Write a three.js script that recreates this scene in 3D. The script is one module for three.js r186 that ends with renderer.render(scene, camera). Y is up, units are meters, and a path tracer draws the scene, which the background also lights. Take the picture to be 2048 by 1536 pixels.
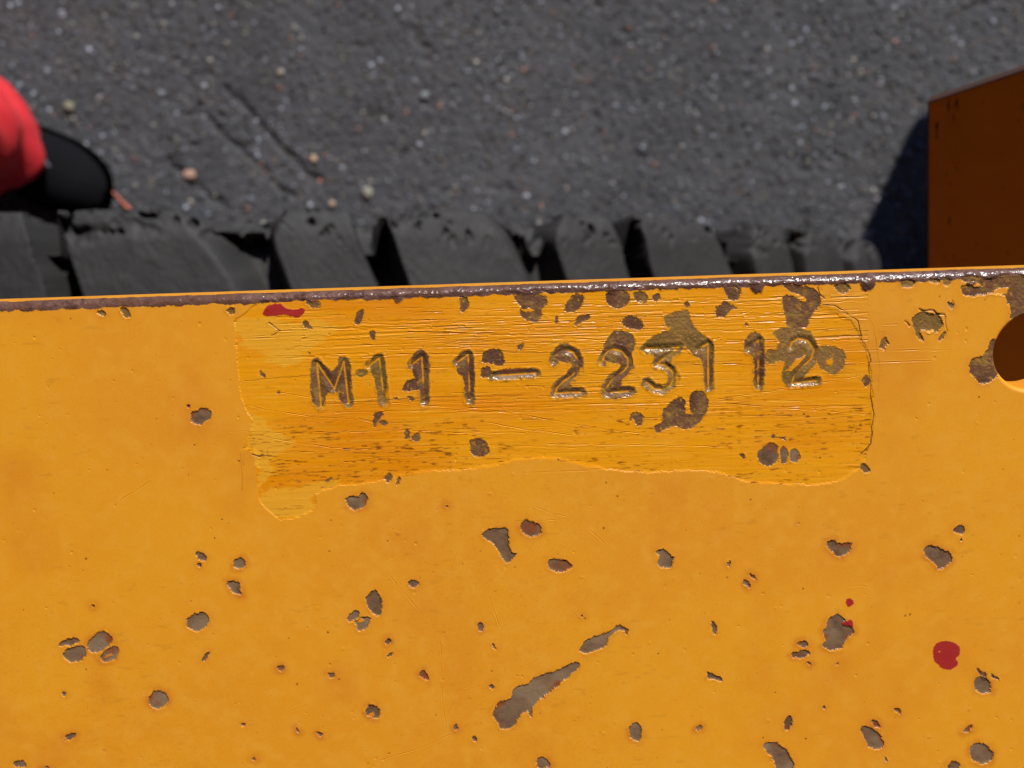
import * as THREE from 'three';
import { Sky } from 'three/addons/objects/Sky.js';
import { MarchingCubes } from 'three/addons/objects/MarchingCubes.js';
import { mergeGeometries } from 'three/addons/utils/BufferGeometryUtils.js';

// ---------------------------------------------------------------- camera, sky, sun, exposure
const scene = new THREE.Scene();
const renderer = new THREE.WebGLRenderer({ antialias: true });
renderer.toneMapping = THREE.LinearToneMapping;
renderer.toneMappingExposure = 1.12;
renderer.shadowMap.enabled = true;

const PITCH = THREE.MathUtils.degToRad(93.38), EYE_H = 1.743;
const eye = new THREE.Vector3(0, EYE_H, 0);
const fwd = new THREE.Vector3(0, -Math.sin(PITCH), -Math.cos(PITCH));
const up = new THREE.Vector3(0, Math.cos(PITCH), -Math.sin(PITCH));
const right = new THREE.Vector3(1, 0, 0);
const camera = new THREE.PerspectiveCamera(42, 4 / 3, 0.02, 200);
camera.position.copy(eye);
camera.up.copy(up);
camera.lookAt(eye.clone().add(fwd));
camera.focus = 0.222;
camera.userData.fStop = 17.5;

const SUN_EL = THREE.MathUtils.degToRad(42);
const sunDir = new THREE.Vector3(Math.cos(SUN_EL) * 0.36, Math.sin(SUN_EL), -Math.cos(SUN_EL) * 0.933).normalize();
const sky = new Sky();
sky.name = 'sky';
sky.scale.setScalar(150);
sky.userData.kind = 'structure';
const U = sky.material.uniforms;
U.turbidity.value = 9; U.rayleigh.value = 0.3; U.mieCoefficient.value = 0.004; U.mieDirectionalG.value = 0.8;
U.sunPosition.value.copy(sunDir);
if (U.cloudCoverage) U.cloudCoverage.value = 0;
scene.add(sky);
scene.environmentIntensity = 0.1;
const sun = new THREE.DirectionalLight(new THREE.Color(1, 0.96, 0.89), 4.6);
sun.name = 'sun';
sun.position.copy(sunDir).multiplyScalar(8);
sun.castShadow = true;
Object.assign(sun.shadow.camera, { left: -2, right: 2, top: 2, bottom: -2, near: 1, far: 16 });
sun.shadow.mapSize.set(4096, 4096);
scene.add(sun, sun.target);

// ---------------------------------------------------------------- helpers
let seed = 7;
const rnd = () => { seed = (seed + 0x6d2b79f5) | 0; let t = Math.imul(seed ^ (seed >>> 15), 1 | seed); t = (t + Math.imul(t ^ (t >>> 7), 61 | t)) ^ t; return ((t ^ (t >>> 14)) >>> 0) / 4294967296; };
const clamp = (x, a = 0, b = 1) => (x < a ? a : x > b ? b : x);
const sstep = (a, b, x) => { const t = clamp((x - a) / (b - a)); return t * t * (3 - 2 * t); };
const lerp = (a, b, t) => a + (b - a) * t;
const hash = (x, y) => { let h = Math.imul(x, 374761393) + Math.imul(y, 668265263) | 0; h = Math.imul(h ^ (h >>> 13), 1274126177); return ((h ^ (h >>> 16)) >>> 0) / 4294967296; };
function noise(x, y) {           // 0..1
  const ix = Math.floor(x), iy = Math.floor(y); let fx = x - ix, fy = y - iy;
  fx = fx * fx * (3 - 2 * fx); fy = fy * fy * (3 - 2 * fy);
  const a = hash(ix, iy), b = hash(ix + 1, iy), c = hash(ix, iy + 1), d = hash(ix + 1, iy + 1);
  return a + (b - a) * fx + (c - a) * fy + (a - b - c + d) * fx * fy;
}
const fbm = (x, y, o = 3) => { let s = 0, a = 0.5, n = 0; for (let i = 0; i < o; i++) { s += a * noise(x, y); n += a; a *= 0.5; x = x * 2.03 + 17.1; y = y * 2.03 + 9.7; } return s / n; };
const F = 768 / Math.tan(THREE.MathUtils.degToRad(21));
const ray = (px, py) => fwd.clone().addScaledVector(right, (px - 1024) / F).addScaledVector(up, (768 - py) / F);
const onPlane = (px, py, p0, n) => { const d = ray(px, py); return eye.clone().addScaledVector(d, p0.clone().sub(eye).dot(n) / d.dot(n)); };
const onLevel = (px, py, h) => onPlane(px, py, new THREE.Vector3(0, h, 0), new THREE.Vector3(0, 1, 0));
const atDepth = (px, py, d) => eye.clone().addScaledVector(ray(px, py), d);
const lin = (r, g, b) => new THREE.Color().setRGB(r / 255, g / 255, b / 255, THREE.SRGBColorSpace);
function put(o, parent = scene) { o.traverse((m) => { if (m.isMesh) { m.castShadow = true; m.receiveShadow = true; } }); parent.add(o); return o; }
function mesh(name, geo, mat, parent, label) { const m = new THREE.Mesh(geo, mat); m.name = name; if (label) m.userData.label = label; return put(m, parent); }
function tex(w, h, fn, srgb) {    // fn writes 4 bytes
  const d = new Uint8Array(w * h * 4);
  for (let y = 0, i = 0; y < h; y++) for (let x = 0; x < w; x++, i += 4) { d[i + 3] = 255; fn(d, i, x, y); }
  const t = new THREE.DataTexture(d, w, h);
  t.magFilter = t.minFilter = THREE.LinearFilter; t.wrapS = t.wrapT = THREE.RepeatWrapping;
  if (srgb) t.colorSpace = THREE.SRGBColorSpace;
  t.needsUpdate = true; return t;
}
// A surface sampled on a grid; pos(i, j) -> [x, y, z]; id(i, j) of each cell (-1: no cell) chooses the piece it belongs to. Returns Map id -> geometry, all pieces sharing one set of normals.
function gridPieces(nu, nv, pos, uvOf, id, flip = false) {
  const P = new Float32Array(nu * nv * 3), N = new Float32Array(nu * nv * 3), T = new Float32Array(nu * nv * 2);
  for (let j = 0, k = 0; j < nv; j++) for (let i = 0; i < nu; i++, k++) { const p = pos(i, j); P[3 * k] = p[0]; P[3 * k + 1] = p[1]; P[3 * k + 2] = p[2]; const t = uvOf(i, j); T[2 * k] = t[0]; T[2 * k + 1] = t[1]; }
  const s = flip ? -1 : 1;
  for (let j = 0, k = 0; j < nv; j++) for (let i = 0; i < nu; i++, k++) {
    const l = (j * nu + Math.max(i - 1, 0)) * 3, r = (j * nu + Math.min(i + 1, nu - 1)) * 3, d = (Math.max(j - 1, 0) * nu + i) * 3, u = (Math.min(j + 1, nv - 1) * nu + i) * 3;
    const ax = P[r] - P[l], ay = P[r + 1] - P[l + 1], az = P[r + 2] - P[l + 2], bx = P[u] - P[d], by = P[u + 1] - P[d + 1], bz = P[u + 2] - P[d + 2];
    let x = ay * bz - az * by, y = az * bx - ax * bz, z = ax * by - ay * bx; const q = s / (Math.hypot(x, y, z) || 1);
    N[3 * k] = x * q; N[3 * k + 1] = y * q; N[3 * k + 2] = z * q;
  }
  const lists = new Map();
  for (let j = 0; j < nv - 1; j++) for (let i = 0; i < nu - 1; i++) { const c = id(i, j); if (c < 0) continue; if (!lists.has(c)) lists.set(c, []); lists.get(c).push(j * nu + i); }
  const out = new Map();
  for (const [c, cells] of lists) {
    const at = new Map(), order = [], idx = new Uint32Array(cells.length * 6);
    const v = (k) => { let n = at.get(k); if (n === undefined) { n = order.length; at.set(k, n); order.push(k); } return n; };
    cells.forEach((k, m) => { const a = v(k), b = v(k + 1), cc = v(k + nu + 1), d = v(k + nu); idx.set(flip ? [a, cc, b, a, d, cc] : [a, b, cc, a, cc, d], m * 6); });
    const p = new Float32Array(order.length * 3), n = new Float32Array(order.length * 3), t = new Float32Array(order.length * 2);
    order.forEach((k, m) => { for (let e = 0; e < 3; e++) { p[3 * m + e] = P[3 * k + e]; n[3 * m + e] = N[3 * k + e]; } t[2 * m] = T[2 * k]; t[2 * m + 1] = T[2 * k + 1]; });
    const g = new THREE.BufferGeometry();
    g.setAttribute('position', new THREE.BufferAttribute(p, 3)); g.setAttribute('normal', new THREE.BufferAttribute(n, 3)); g.setAttribute('uv', new THREE.BufferAttribute(t, 2));
    g.setIndex(new THREE.BufferAttribute(idx, 1));
    out.set(c, g);
  }
  return out;
}

// ---------------------------------------------------------------- asphalt
const crackLines = [
  [[452, 175], [480, 205], [520, 255], [552, 285], [585, 312], [612, 345], [640, 365]],
  [[395, 218], [430, 250], [470, 290], [515, 330], [550, 365], [585, 398]],
  [[335, 320], [372, 352], [420, 395], [455, 415]],
].map((l) => l.map(([x, y]) => { const p = onLevel(x, y, 0); return [p.x, p.z]; }));
function segDist(px, py, l) { let best = 1e9; for (let i = 0; i < l.length - 1; i++) { const [ax, ay] = l[i], dx = l[i + 1][0] - ax, dy = l[i + 1][1] - ay; const t = clamp(((px - ax) * dx + (py - ay) * dy) / (dx * dx + dy * dy + 1e-20)); const d = Math.hypot(px - ax - dx * t, py - ay - dy * t); if (d < best) best = d; } return best; }
{
  const axis = (a, b, step) => { const l = []; for (let x = a; x <= b + 1e-9; x += step) l.push(x); let s = step; while (l[l.length - 1] < 40) { s *= 1.5; l.push(l[l.length - 1] + s); } s = step; while (l[0] > -40) { s *= 1.5; l.unshift(l[0] - s); } return l; };
  const xs = axis(-1.15, 1.15, 0.0032), zs = axis(-1.0, 0.0, 0.0032);
  const hgt = (x, z) => {
    if (Math.abs(x) > 1.2 || z < -1.05 || z > 0.05) return 0;
    let h = (fbm(x * 130, z * 130, 3) - 0.5) * 0.0042 + (fbm(x * 9, z * 9, 2) - 0.5) * 0.006;
    const pit = fbm(x * 42 + 50, z * 42, 2); if (pit > 0.7) h -= (pit - 0.7) * 0.02;
    for (const l of crackLines) { const w = 0.004 + 0.0035 * noise(x * 60, z * 60 + 9), d = segDist(x + (noise(x * 90, z * 90) - 0.5) * 0.012, z + (noise(x * 90 + 40, z * 90) - 0.5) * 0.012, l); if (d < w * 2) h -= 0.006 * (1 - sstep(w * 0.5, w * 1.6, d)); }
    const e = sstep(1.2, 1.1, Math.abs(x)) * sstep(-1.05, -0.97, z) * sstep(0.05, -0.03, z);
    return h * e;
  };
  const g = gridPieces(xs.length, zs.length, (i, j) => [xs[i], hgt(xs[i], zs[j]), zs[j]], (i, j) => [xs[i], zs[j]], () => 0, true).get(0);
  const N = 1024, S = 0.8;       // tile of 0.8 m
  const wrap = (f) => (x, y) => { const u = x / N, v = y / N; return lerp(lerp(f(x, y), f(x - N, y), u), lerp(f(x, y - N), f(x - N, y - N), u), v); };
  const big = wrap((x, y) => fbm(x * 0.009 + 30, y * 0.009, 3)), grain = wrap((x, y) => fbm(x * 0.16, y * 0.16, 3)), tint = wrap((x, y) => fbm(x * 0.05 + 99, y * 0.05, 2));
  const map = tex(N, N, (d, i, x, y) => {
    const b = big(x, y), gr = grain(x, y), t = tint(x, y) - 0.5;
    let v = 60 + (b - 0.5) * 30 + (gr - 0.5) * 40;
    d[i] = clamp(v + t * 10 + 1, 0, 255); d[i + 1] = clamp(v + 0.5, 0, 255); d[i + 2] = clamp(v + 3 - t * 10, 0, 255);
  }, true);
  const bump = tex(N, N, (d, i, x, y) => { d[i] = d[i + 1] = d[i + 2] = 255 * clamp(0.6 * grain(x, y) + 0.4 * hash(x >> 1, y >> 1)); });
  for (const t of [map, bump]) t.repeat.set(1 / S, 1 / S);
  const m = mesh('asphalt_ground', g, new THREE.MeshStandardMaterial({ map, bumpMap: bump, bumpScale: 0.0022, roughness: 0.82 }), scene, 'dark grey worn asphalt with fine aggregate and short cracks');
  m.userData.kind = 'structure';

  // aggregate grains set in the asphalt
  const stoneGeo = new THREE.IcosahedronGeometry(1, 1);
  { const p = stoneGeo.attributes.position; for (let i = 0; i < p.count; i++) { const k = 0.8 + 0.4 * noise(p.getX(i) * 2.1 + 5, p.getY(i) * 2.1 + p.getZ(i) * 3.3); p.setXYZ(i, p.getX(i) * k, p.getY(i) * k, p.getZ(i) * k); } stoneGeo.computeVertexNormals(); }
  const stoneMat = new THREE.MeshStandardMaterial({ color: 0xffffff, roughness: 0.7 });
  const COUNT = 26000, inst = new THREE.InstancedMesh(stoneGeo, stoneMat, COUNT), M = new THREE.Matrix4(), q = new THREE.Quaternion(), col = new THREE.Color();
  for (let k = 0; k < COUNT; k++) {
    const x = -1.1 + 2.2 * rnd(), z = -0.98 + 0.9 * rnd(), r = 0.0015 + 0.0032 * Math.pow(rnd(), 2.2), v = rnd();
    q.setFromEuler(new THREE.Euler(rnd() * 0.5, rnd() * 6.28, rnd() * 0.5));
    M.compose(new THREE.Vector3(x, hgt(x, z) + r * 0.12, z), q, new THREE.Vector3(r * (0.8 + 0.6 * rnd()), r * 0.55, r));
    inst.setMatrixAt(k, M);
    const b = v < 0.62 ? 46 + 34 * rnd() : v < 0.9 ? 72 + 36 * rnd() : 108 + 60 * rnd(), w = rnd();
    if (v > 0.9 && w < 0.16) col.copy(lin(b * 0.95, b * 0.68, b * 0.58)); else if (w < 0.4) col.copy(lin(b * 1.03, b, b * 0.93)); else col.copy(lin(b * 0.96, b * 0.99, b * 1.06));
    inst.setColorAt(k, col);
  }
  inst.name = 'asphalt_aggregate'; inst.userData = { kind: 'stuff', label: 'small pale and grey stones set in the asphalt', category: 'aggregate' };
  put(inst);

  // loose stones that stand out one by one
  const loose = [[380, 350, 0.011, 168, 132, 112, 'tan stone lying by the end of a short asphalt crack'], [735, 386, 0.0105, 138, 136, 122, 'pale round stone lying on the asphalt near the tyre edge'], [665, 408, 0.006, 170, 142, 118, 'small cream stone on the asphalt just above the tyre lugs'], [628, 318, 0.0065, 176, 150, 120, 'small sand coloured stone beside the longer asphalt crack'], [562, 145, 0.006, 160, 150, 130, 'small beige stone on the open asphalt'], [140, 215, 0.010, 125, 118, 98, 'dull yellowish stone on the asphalt near the red trouser leg'], [850, 192, 0.0075, 118, 124, 126, 'blue grey stone on the open asphalt']];
  loose.forEach(([px, py, r, R, G, B, label], k) => {
    const p = onLevel(px, py, 0), s = mesh('loose_stone' + (k ? '_' + String(k).padStart(3, '0') : ''), stoneGeo, new THREE.MeshStandardMaterial({ color: lin(R, G, B), roughness: 0.75 }), scene, label);
    s.position.set(p.x, hgt(p.x, p.z) + r * 0.5, p.z); s.scale.set(r * 1.05, r * 0.62, r * 0.9); s.rotation.y = k * 1.7;
    s.userData.category = 'stone'; s.userData.group = 'loose stones on the asphalt';
  });
  // orange twig
  const a = onLevel(222, 380, 0.004), b = onLevel(263, 424, 0.005), c = a.clone().lerp(b, 0.5).add(new THREE.Vector3(0.001, 0.0015, 0.001));
  const curve = new THREE.CatmullRomCurve3([a, c, b]), tg = new THREE.TubeGeometry(curve, 16, 0.0042, 7), tp = tg.attributes.position, tn = tg.attributes.normal;
  for (let i = 0; i < tp.count; i++) { const f = Math.floor(i / 8) / 16, k = (0.35 + 0.65 * f) - 1 + 0.2 * (noise(i * 0.7, 3) - 0.5); tp.setXYZ(i, tp.getX(i) + tn.getX(i) * 0.0042 * k, tp.getY(i) + tn.getY(i) * 0.0042 * k, tp.getZ(i) + tn.getZ(i) * 0.0042 * k); }
  const caps = [a, b].map((p, i) => new THREE.SphereGeometry(i ? 0.0042 : 0.0016, 7, 5).translate(p.x, p.y, p.z));
  const tw = mesh('twig', mergeGeometries([tg, ...caps]), new THREE.MeshStandardMaterial({ color: lin(176, 92, 66), roughness: 0.7 }), scene, 'short orange brown twig on the asphalt beside the dark shoe');
  tw.userData.category = 'twig';
}

// ---------------------------------------------------------------- the machine
const machine = new THREE.Group();
machine.name = 'loader_machine';
machine.userData = { label: 'yellow painted loader with a chipped stamped steel plate above its worn black tyre', category: 'loader' };
scene.add(machine);

// ---- the stamped plate
const plate = new THREE.Group();
plate.name = 'stamped_plate';
plate.userData.label = 'chipped yellow steel plate stamped with a serial number';
machine.add(plate);
const TILT = THREE.MathUtils.degToRad(11.5);
const pn = fwd.clone().negate().multiplyScalar(Math.cos(TILT)).addScaledVector(up, -Math.sin(TILT)).normalize();
const pc = atDepth(1024, 740, 0.222);
const e0 = onPlane(0, 621, pc, pn), e1 = onPlane(2048, 553, pc, pn);
const ex = e1.clone().sub(e0).normalize(), ey = new THREE.Vector3().crossVectors(pn, ex).normalize();
const po = onPlane(1024, 587, pc, pn);
const FIL = 0.0018, ARC = FIL * Math.PI / 2, THICK = 0.009;
const TW = 2048, TH = 1024, TX = 0.1275e-3, u0 = -0.1306, v0 = -0.1222;    // texture window on the plate, 0.1275 mm a texel
const toPx = (u, v) => { const p = po.clone().addScaledVector(ex, u).addScaledVector(ey, v).sub(eye), d = p.dot(fwd); return [1024 + F * p.dot(right) / d, 768 - F * p.dot(up) / d]; };
const toUV = (px, py) => { const p = onPlane(px, py, pc, pn).sub(po); return [p.dot(ex), p.dot(ey)]; };
const MM = 1e-3, PXM = 0.111e-3;   // a photograph pixel on the plate is about 0.111 mm
const Z = { a: [0, 380, 700 / 2048], b: [560, 540, 600 / 2003], c: [1060, 540, 740 / 2048], d: [1500, 400, 548 / 2004], e: [0, 780, 700 / 2048], f: [0, 1150, 700 / 2048], g: [660, 1000, 640 / 2048], h: [660, 1240, 700 / 2048], i: [1300, 1000, 748 / 2048], j: [1300, 1240, 748 / 2048], k: [460, 590, 400 / 2048], l: [860, 580, 400 / 2048], m: [1240, 560, 400 / 2048], n: [460, 850, 400 / 2048], o: [1900, 530, 148 / 758], p: [0, 0, 1] };
const pts = (s) => { const [k, ...r] = s.trim().split(/\s+/), z = Z[k]; return r.map((t) => { const [x, y] = t.split(',').map(Number); return toUV(z[0] + x * z[2], z[1] + y * z[2]); }); };

// what the plate is made of at each texel
const n2 = TW * TH, Hh = new Float32Array(n2), rust = new Float32Array(n2), redm = new Float32Array(n2), patch = new Float32Array(n2), lite = new Float32Array(n2), tone = new Float32Array(n2), piece = new Int16Array(n2), stain = new Float32Array(n2), dark = new Float32Array(n2);
function polySD(x, y, l) { let d = 1e9, s = 1; for (let i = 0, j = l.length - 1; i < l.length; j = i++) { const xi = l[i][0], yi = l[i][1], xj = l[j][0], yj = l[j][1], ex_ = xj - xi, ey_ = yj - yi, wx = x - xi, wy = y - yi, t = clamp((wx * ex_ + wy * ey_) / (ex_ * ex_ + ey_ * ey_ + 1e-20)), bx = wx - ex_ * t, by = wy - ey_ * t; d = Math.min(d, bx * bx + by * by); if ((yi > y) !== (yj > y) && x < ex_ * (y - yi) / ey_ + xi) s = -s; } return s * Math.sqrt(d); }   // >0 outside
function over(l, pad, fn) { let a = 1e9, b = -1e9, c = 1e9, d = -1e9; for (const [x, y] of l) { a = Math.min(a, x); b = Math.max(b, x); c = Math.min(c, y); d = Math.max(d, y); } const i0 = Math.max(0, Math.floor((a - pad - u0) / TX)), i1 = Math.min(TW - 1, Math.ceil((b + pad - u0) / TX)), j0 = Math.max(0, Math.floor((c - pad - v0) / TX)), j1 = Math.min(TH - 1, Math.ceil((d + pad - v0) / TX)); for (let j = j0; j <= j1; j++) for (let i = i0; i <= i1; i++) fn(j * TW + i, u0 + i * TX, v0 + j * TX); }
const jit = (u, v, s = 1) => [(fbm(u * 900, v * 900, 2) - 0.5) * 0.5 * MM * s + (noise(u * 3600, v * 3600) - 0.5) * 0.3 * MM * s, (fbm(u * 900 + 77, v * 900 + 31, 2) - 0.5) * 0.5 * MM * s + (noise(u * 3600 + 9, v * 3600 + 5) - 0.5) * 0.3 * MM * s];

// 1. the scraped patch
const patchPoly = pts('p 520,600 470,640 472,700 480,780 488,815 505,840 498,868 482,900 508,905 513,950 517,1000 540,1025 560,1040 600,1035 628,1020 634,1005 630,988 680,972 740,966 790,955 880,942 960,938 1000,932 1030,922 1080,920 1120,921 1160,930 1200,938 1260,944 1300,946 1360,942 1400,942 1440,946 1470,955 1492,965 1540,968 1600,970 1650,969 1690,960 1715,942 1730,920 1738,900 1746,850 1748,800 1742,740 1732,700 1718,665 1700,640 1670,618 1640,608 1650,560 520,600');
const liteA = pts('p 520,640 600,640 700,650 640,690 560,740 500,700 472,690 480,640'), liteB = pts('p 490,815 512,838 520,850 560,870 580,880 560,910 540,930 520,990 600,970 700,960 640,985 632,1010 600,1035 560,1038 518,1000 510,900 485,900');
over(patchPoly, 1.5 * MM, (k, u, v) => {
  const [jx, jy] = jit(u, v, 1.1), sd = polySD(u + jx, v + jy, patchPoly);
  patch[k] = 1 - sstep(-0.12 * MM, 0.12 * MM, sd);
  Hh[k] += -0.12 * MM * (1 - sstep(-(0.12 + 0.9 * sstep(0.45, 0.7, fbm(u * 130 + 4, v * 130, 2))) * MM, 0.06 * MM, sd)) + 0.015 * MM * Math.exp(-(((sd - 0.12 * MM) / (0.14 * MM)) ** 2)) * noise(u * 1500, v * 1500);
});
for (const l of [liteA, liteB]) over(l, 2 * MM, (k, u, v) => { const jx = (fbm(u * 160, v * 500, 3) - 0.5) * 6 * MM, jy = (fbm(u * 300 + 9, v * 600, 3) - 0.5) * 3 * MM; lite[k] = Math.max(lite[k], 1 - sstep(-0.5 * MM, 0.4 * MM, polySD(u + jx, v + jy, l))); });

// 2. scratches, brush lines and cracks: grooves along polylines
function groove(l, w, depth, lip = 0.25, ragged = 0.25, dirtAndShade = 0) {
  over(l, w * 4, (k, u, v) => {
    const wob = ragged * MM, d = segDist(u + (noise(u * 700, v * 700) - 0.5) * wob, v + (noise(u * 700 + 50, v * 700) - 0.5) * wob, l);
    if (d > w * 4) return;
    const f = 0.35 + 0.65 * sstep(0.2, 0.6, noise(u * 400 + l[0][0] * 9e4, v * 400));
    Hh[k] -= depth * f * (Math.exp(-((d / w) ** 2)) - lip * Math.exp(-(((d - 1.7 * w) / w) ** 2)));
    if (dirtAndShade) dark[k] = Math.max(dark[k], dirtAndShade * f * (1 - sstep(w * 0.5, w * 1.1, d)));  // dirt in the lines; shade of the deep cracks painted in dark
  });
}
for (let s = 0; s < 230; s++) {      // brush lines of the patch, nearly along the plate's edge
  const t = rnd(), py = t < 0.62 ? 606 + 105 * Math.pow(rnd(), 1.1) : t < 0.9 ? 700 + 130 * rnd() : 780 + 170 * rnd();
  const len = 60 + 380 * Math.pow(rnd(), 1.5), x0 = 480 + (1730 - 480 - len * 0.7) * rnd(), sl = -0.014 + (rnd() - 0.5) * 0.05 + (x0 < 700 ? -0.03 * rnd() : 0), l = [], ph = rnd() * 9;
  const y0 = py - 0.03 * (x0 - 1000) * (py < 720 ? 1 : 0.4);
  for (let q = 0; q <= 8; q++) { const x = x0 + len * q / 8; l.push(toUV(Math.min(x, 1735), y0 + sl * len * q / 8 + 2.4 * Math.sin(ph + x * 0.013) + 1.2 * (rnd() - 0.5))); }
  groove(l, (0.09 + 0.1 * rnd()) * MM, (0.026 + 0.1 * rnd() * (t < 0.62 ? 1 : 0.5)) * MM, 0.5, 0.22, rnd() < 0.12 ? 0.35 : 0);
}
const longLines = ['b 0,820 250,860 500,880 800,890 1000,910 1250,920 1500,950 1750,995 2003,1045', 'c 0,810 200,845 450,890 640,905', 'c 1010,733 1300,755 1600,780 1860,802', 'c 270,676 420,675 600,683 810,690 850,720', 'c 1010,522 1400,520 1750,514 2048,510', 'c 100,966 600,968 1100,980', 'c 1020,720 1400,660 1590,630 1750,600 1830,585', 'b 100,1155 350,1190 640,1202', 'b 520,990 620,1020', 'b 470,1085 700,1070 1000,1075 1300,1095 1550,1135', 'b 600,1250 760,1252', 'b 1370,1015 1600,1060 2000,1110', 'k 190,1130 340,1175 560,1205 900,1255 1250,1270 1500,1300', 'k 440,1450 700,1420 1000,1400', 'c 1140,250 1200,235 1250,215 1320,210', 'c 1120,262 1280,262', 'c 1570,600 1750,600', 'd 700,1190 1000,1185 1320,1175', 'd 700,1105 1000,1100 1450,1098', 'd 910,920 1080,910', 'n 0,70 300,68 560,95', 'n 330,120 660,180 1000,225 1320,260', 'n 610,275 860,280', 'n 1380,325 1620,342', 'g 360,460 480,600 600,750', 'g 1015,615 1050,710 1090,820', 'g 855,60 820,330 770,470', 'g 1310,40 1400,80 1510,105', 'g 1660,190 1760,280', 'g 1190,132 1310,136 1440,128', 'h 645,130 655,450 680,640', 'h 300,820 560,740 700,670', 'h 780,400 850,378', 'e 700,650 880,535', 'f 1690,800 1800,760', 'f 510,740 512,900', 'i 1010,475 1180,472'];
for (const l of longLines) groove(pts(l), 0.12 * MM, 0.075 * MM, 0.6, 0.15);
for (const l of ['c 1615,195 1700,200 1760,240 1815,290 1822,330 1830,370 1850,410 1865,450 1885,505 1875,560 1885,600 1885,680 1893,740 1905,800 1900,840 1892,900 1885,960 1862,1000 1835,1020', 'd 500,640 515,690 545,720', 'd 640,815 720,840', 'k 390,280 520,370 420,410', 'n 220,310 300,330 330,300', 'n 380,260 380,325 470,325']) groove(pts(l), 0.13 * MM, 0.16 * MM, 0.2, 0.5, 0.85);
for (const l of ['d 1240,797 1290,810 1345,812 1370,835 1420,838', 'd 1425,850 1432,900 1440,965', 'd 1130,880 1160,915', 'd 1480,735 1495,770', 'd 990,1010 1008,1045']) groove(pts(l), 0.2 * MM, 0.32 * MM, 0.15, 0.6, 0.8);  // deep shadow of these cracks goes into the colour too
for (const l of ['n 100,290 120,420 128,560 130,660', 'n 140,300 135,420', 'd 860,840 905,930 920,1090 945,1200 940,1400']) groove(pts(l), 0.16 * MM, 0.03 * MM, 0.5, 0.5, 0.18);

// 3. paint chips down to rust
let nPiece = 1;
const pieceName = [['paint_surface', null]];
const newPiece = (name, label) => { pieceName.push([name, label]); return pieceName.length - 1; };
const idPatch = newPiece('scraped_patch', 'darker amber scraped patch with brush lines round the stamped number');
const idEdge = newPiece('rusted_edge', 'rounded bare rusty edge of the plate');
for (let k = 0; k < n2; k++) if (patch[k] > 0.5) piece[k] = idPatch;
const soften = (l, n = 2) => { for (let q = 0; q < n; q++) { const m = []; for (let i = 0; i < l.length; i++) { const a = l[i], b = l[(i + 1) % l.length]; m.push([a[0] * 0.78 + b[0] * 0.22, a[1] * 0.78 + b[1] * 0.22], [a[0] * 0.22 + b[0] * 0.78, a[1] * 0.22 + b[1] * 0.78]); } l = m; } return l; };
function chip(l, o = {}) {
  l = soften(l, 1);
  const { depth = 0.2, rough = 1, t = 0.3, soft = 0.09, id = -1, halo = 0 } = o;
  let area = 0; for (let i = 0, j = l.length - 1; i < l.length; j = i++) area += (l[j][0] - l[i][0]) * (l[j][1] + l[i][1]); area = Math.abs(area) / 2;
  const me = id >= 0 ? id : area > 1.4e-6 ? newPiece('rust_spot') : -1;
  over(l, 2.2 * MM, (k, u, v) => {
    const [jx, jy] = jit(u, v, rough), sd = polySD(u + jx, v + jy, l), ins = 1 - sstep(-soft * MM, soft * MM, sd);
    if (sd < 2 * MM && halo) stain[k] = Math.max(stain[k], halo * (1 - sstep(-0.2 * MM, 2.0 * MM, sd)) * clamp(fbm(u * 500, v * 500, 3) * 2.4 - 0.5));
    if (sd > 0.8 * MM) return;
    if (ins > rust[k]) { rust[k] = ins; tone[k] = t; }
    if (me >= 0 && ins > 0.5) piece[k] = me;
    Hh[k] = Math.min(Hh[k], lerp(Hh[k], -depth * MM - 0.04 * MM * noise(u * 500, v * 500), ins)) + 0.07 * MM * Math.exp(-(((sd - 0.17 * MM) / (0.14 * MM)) ** 2)) * sstep(0.35, 0.7, noise(u * 800 + 3, v * 800));
  });
}
const P0 = { t: 0.1, depth: 0.22, rough: 1.25, soft: 0.16 };   // within the scraped patch: dark brown, fuzzy
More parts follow.
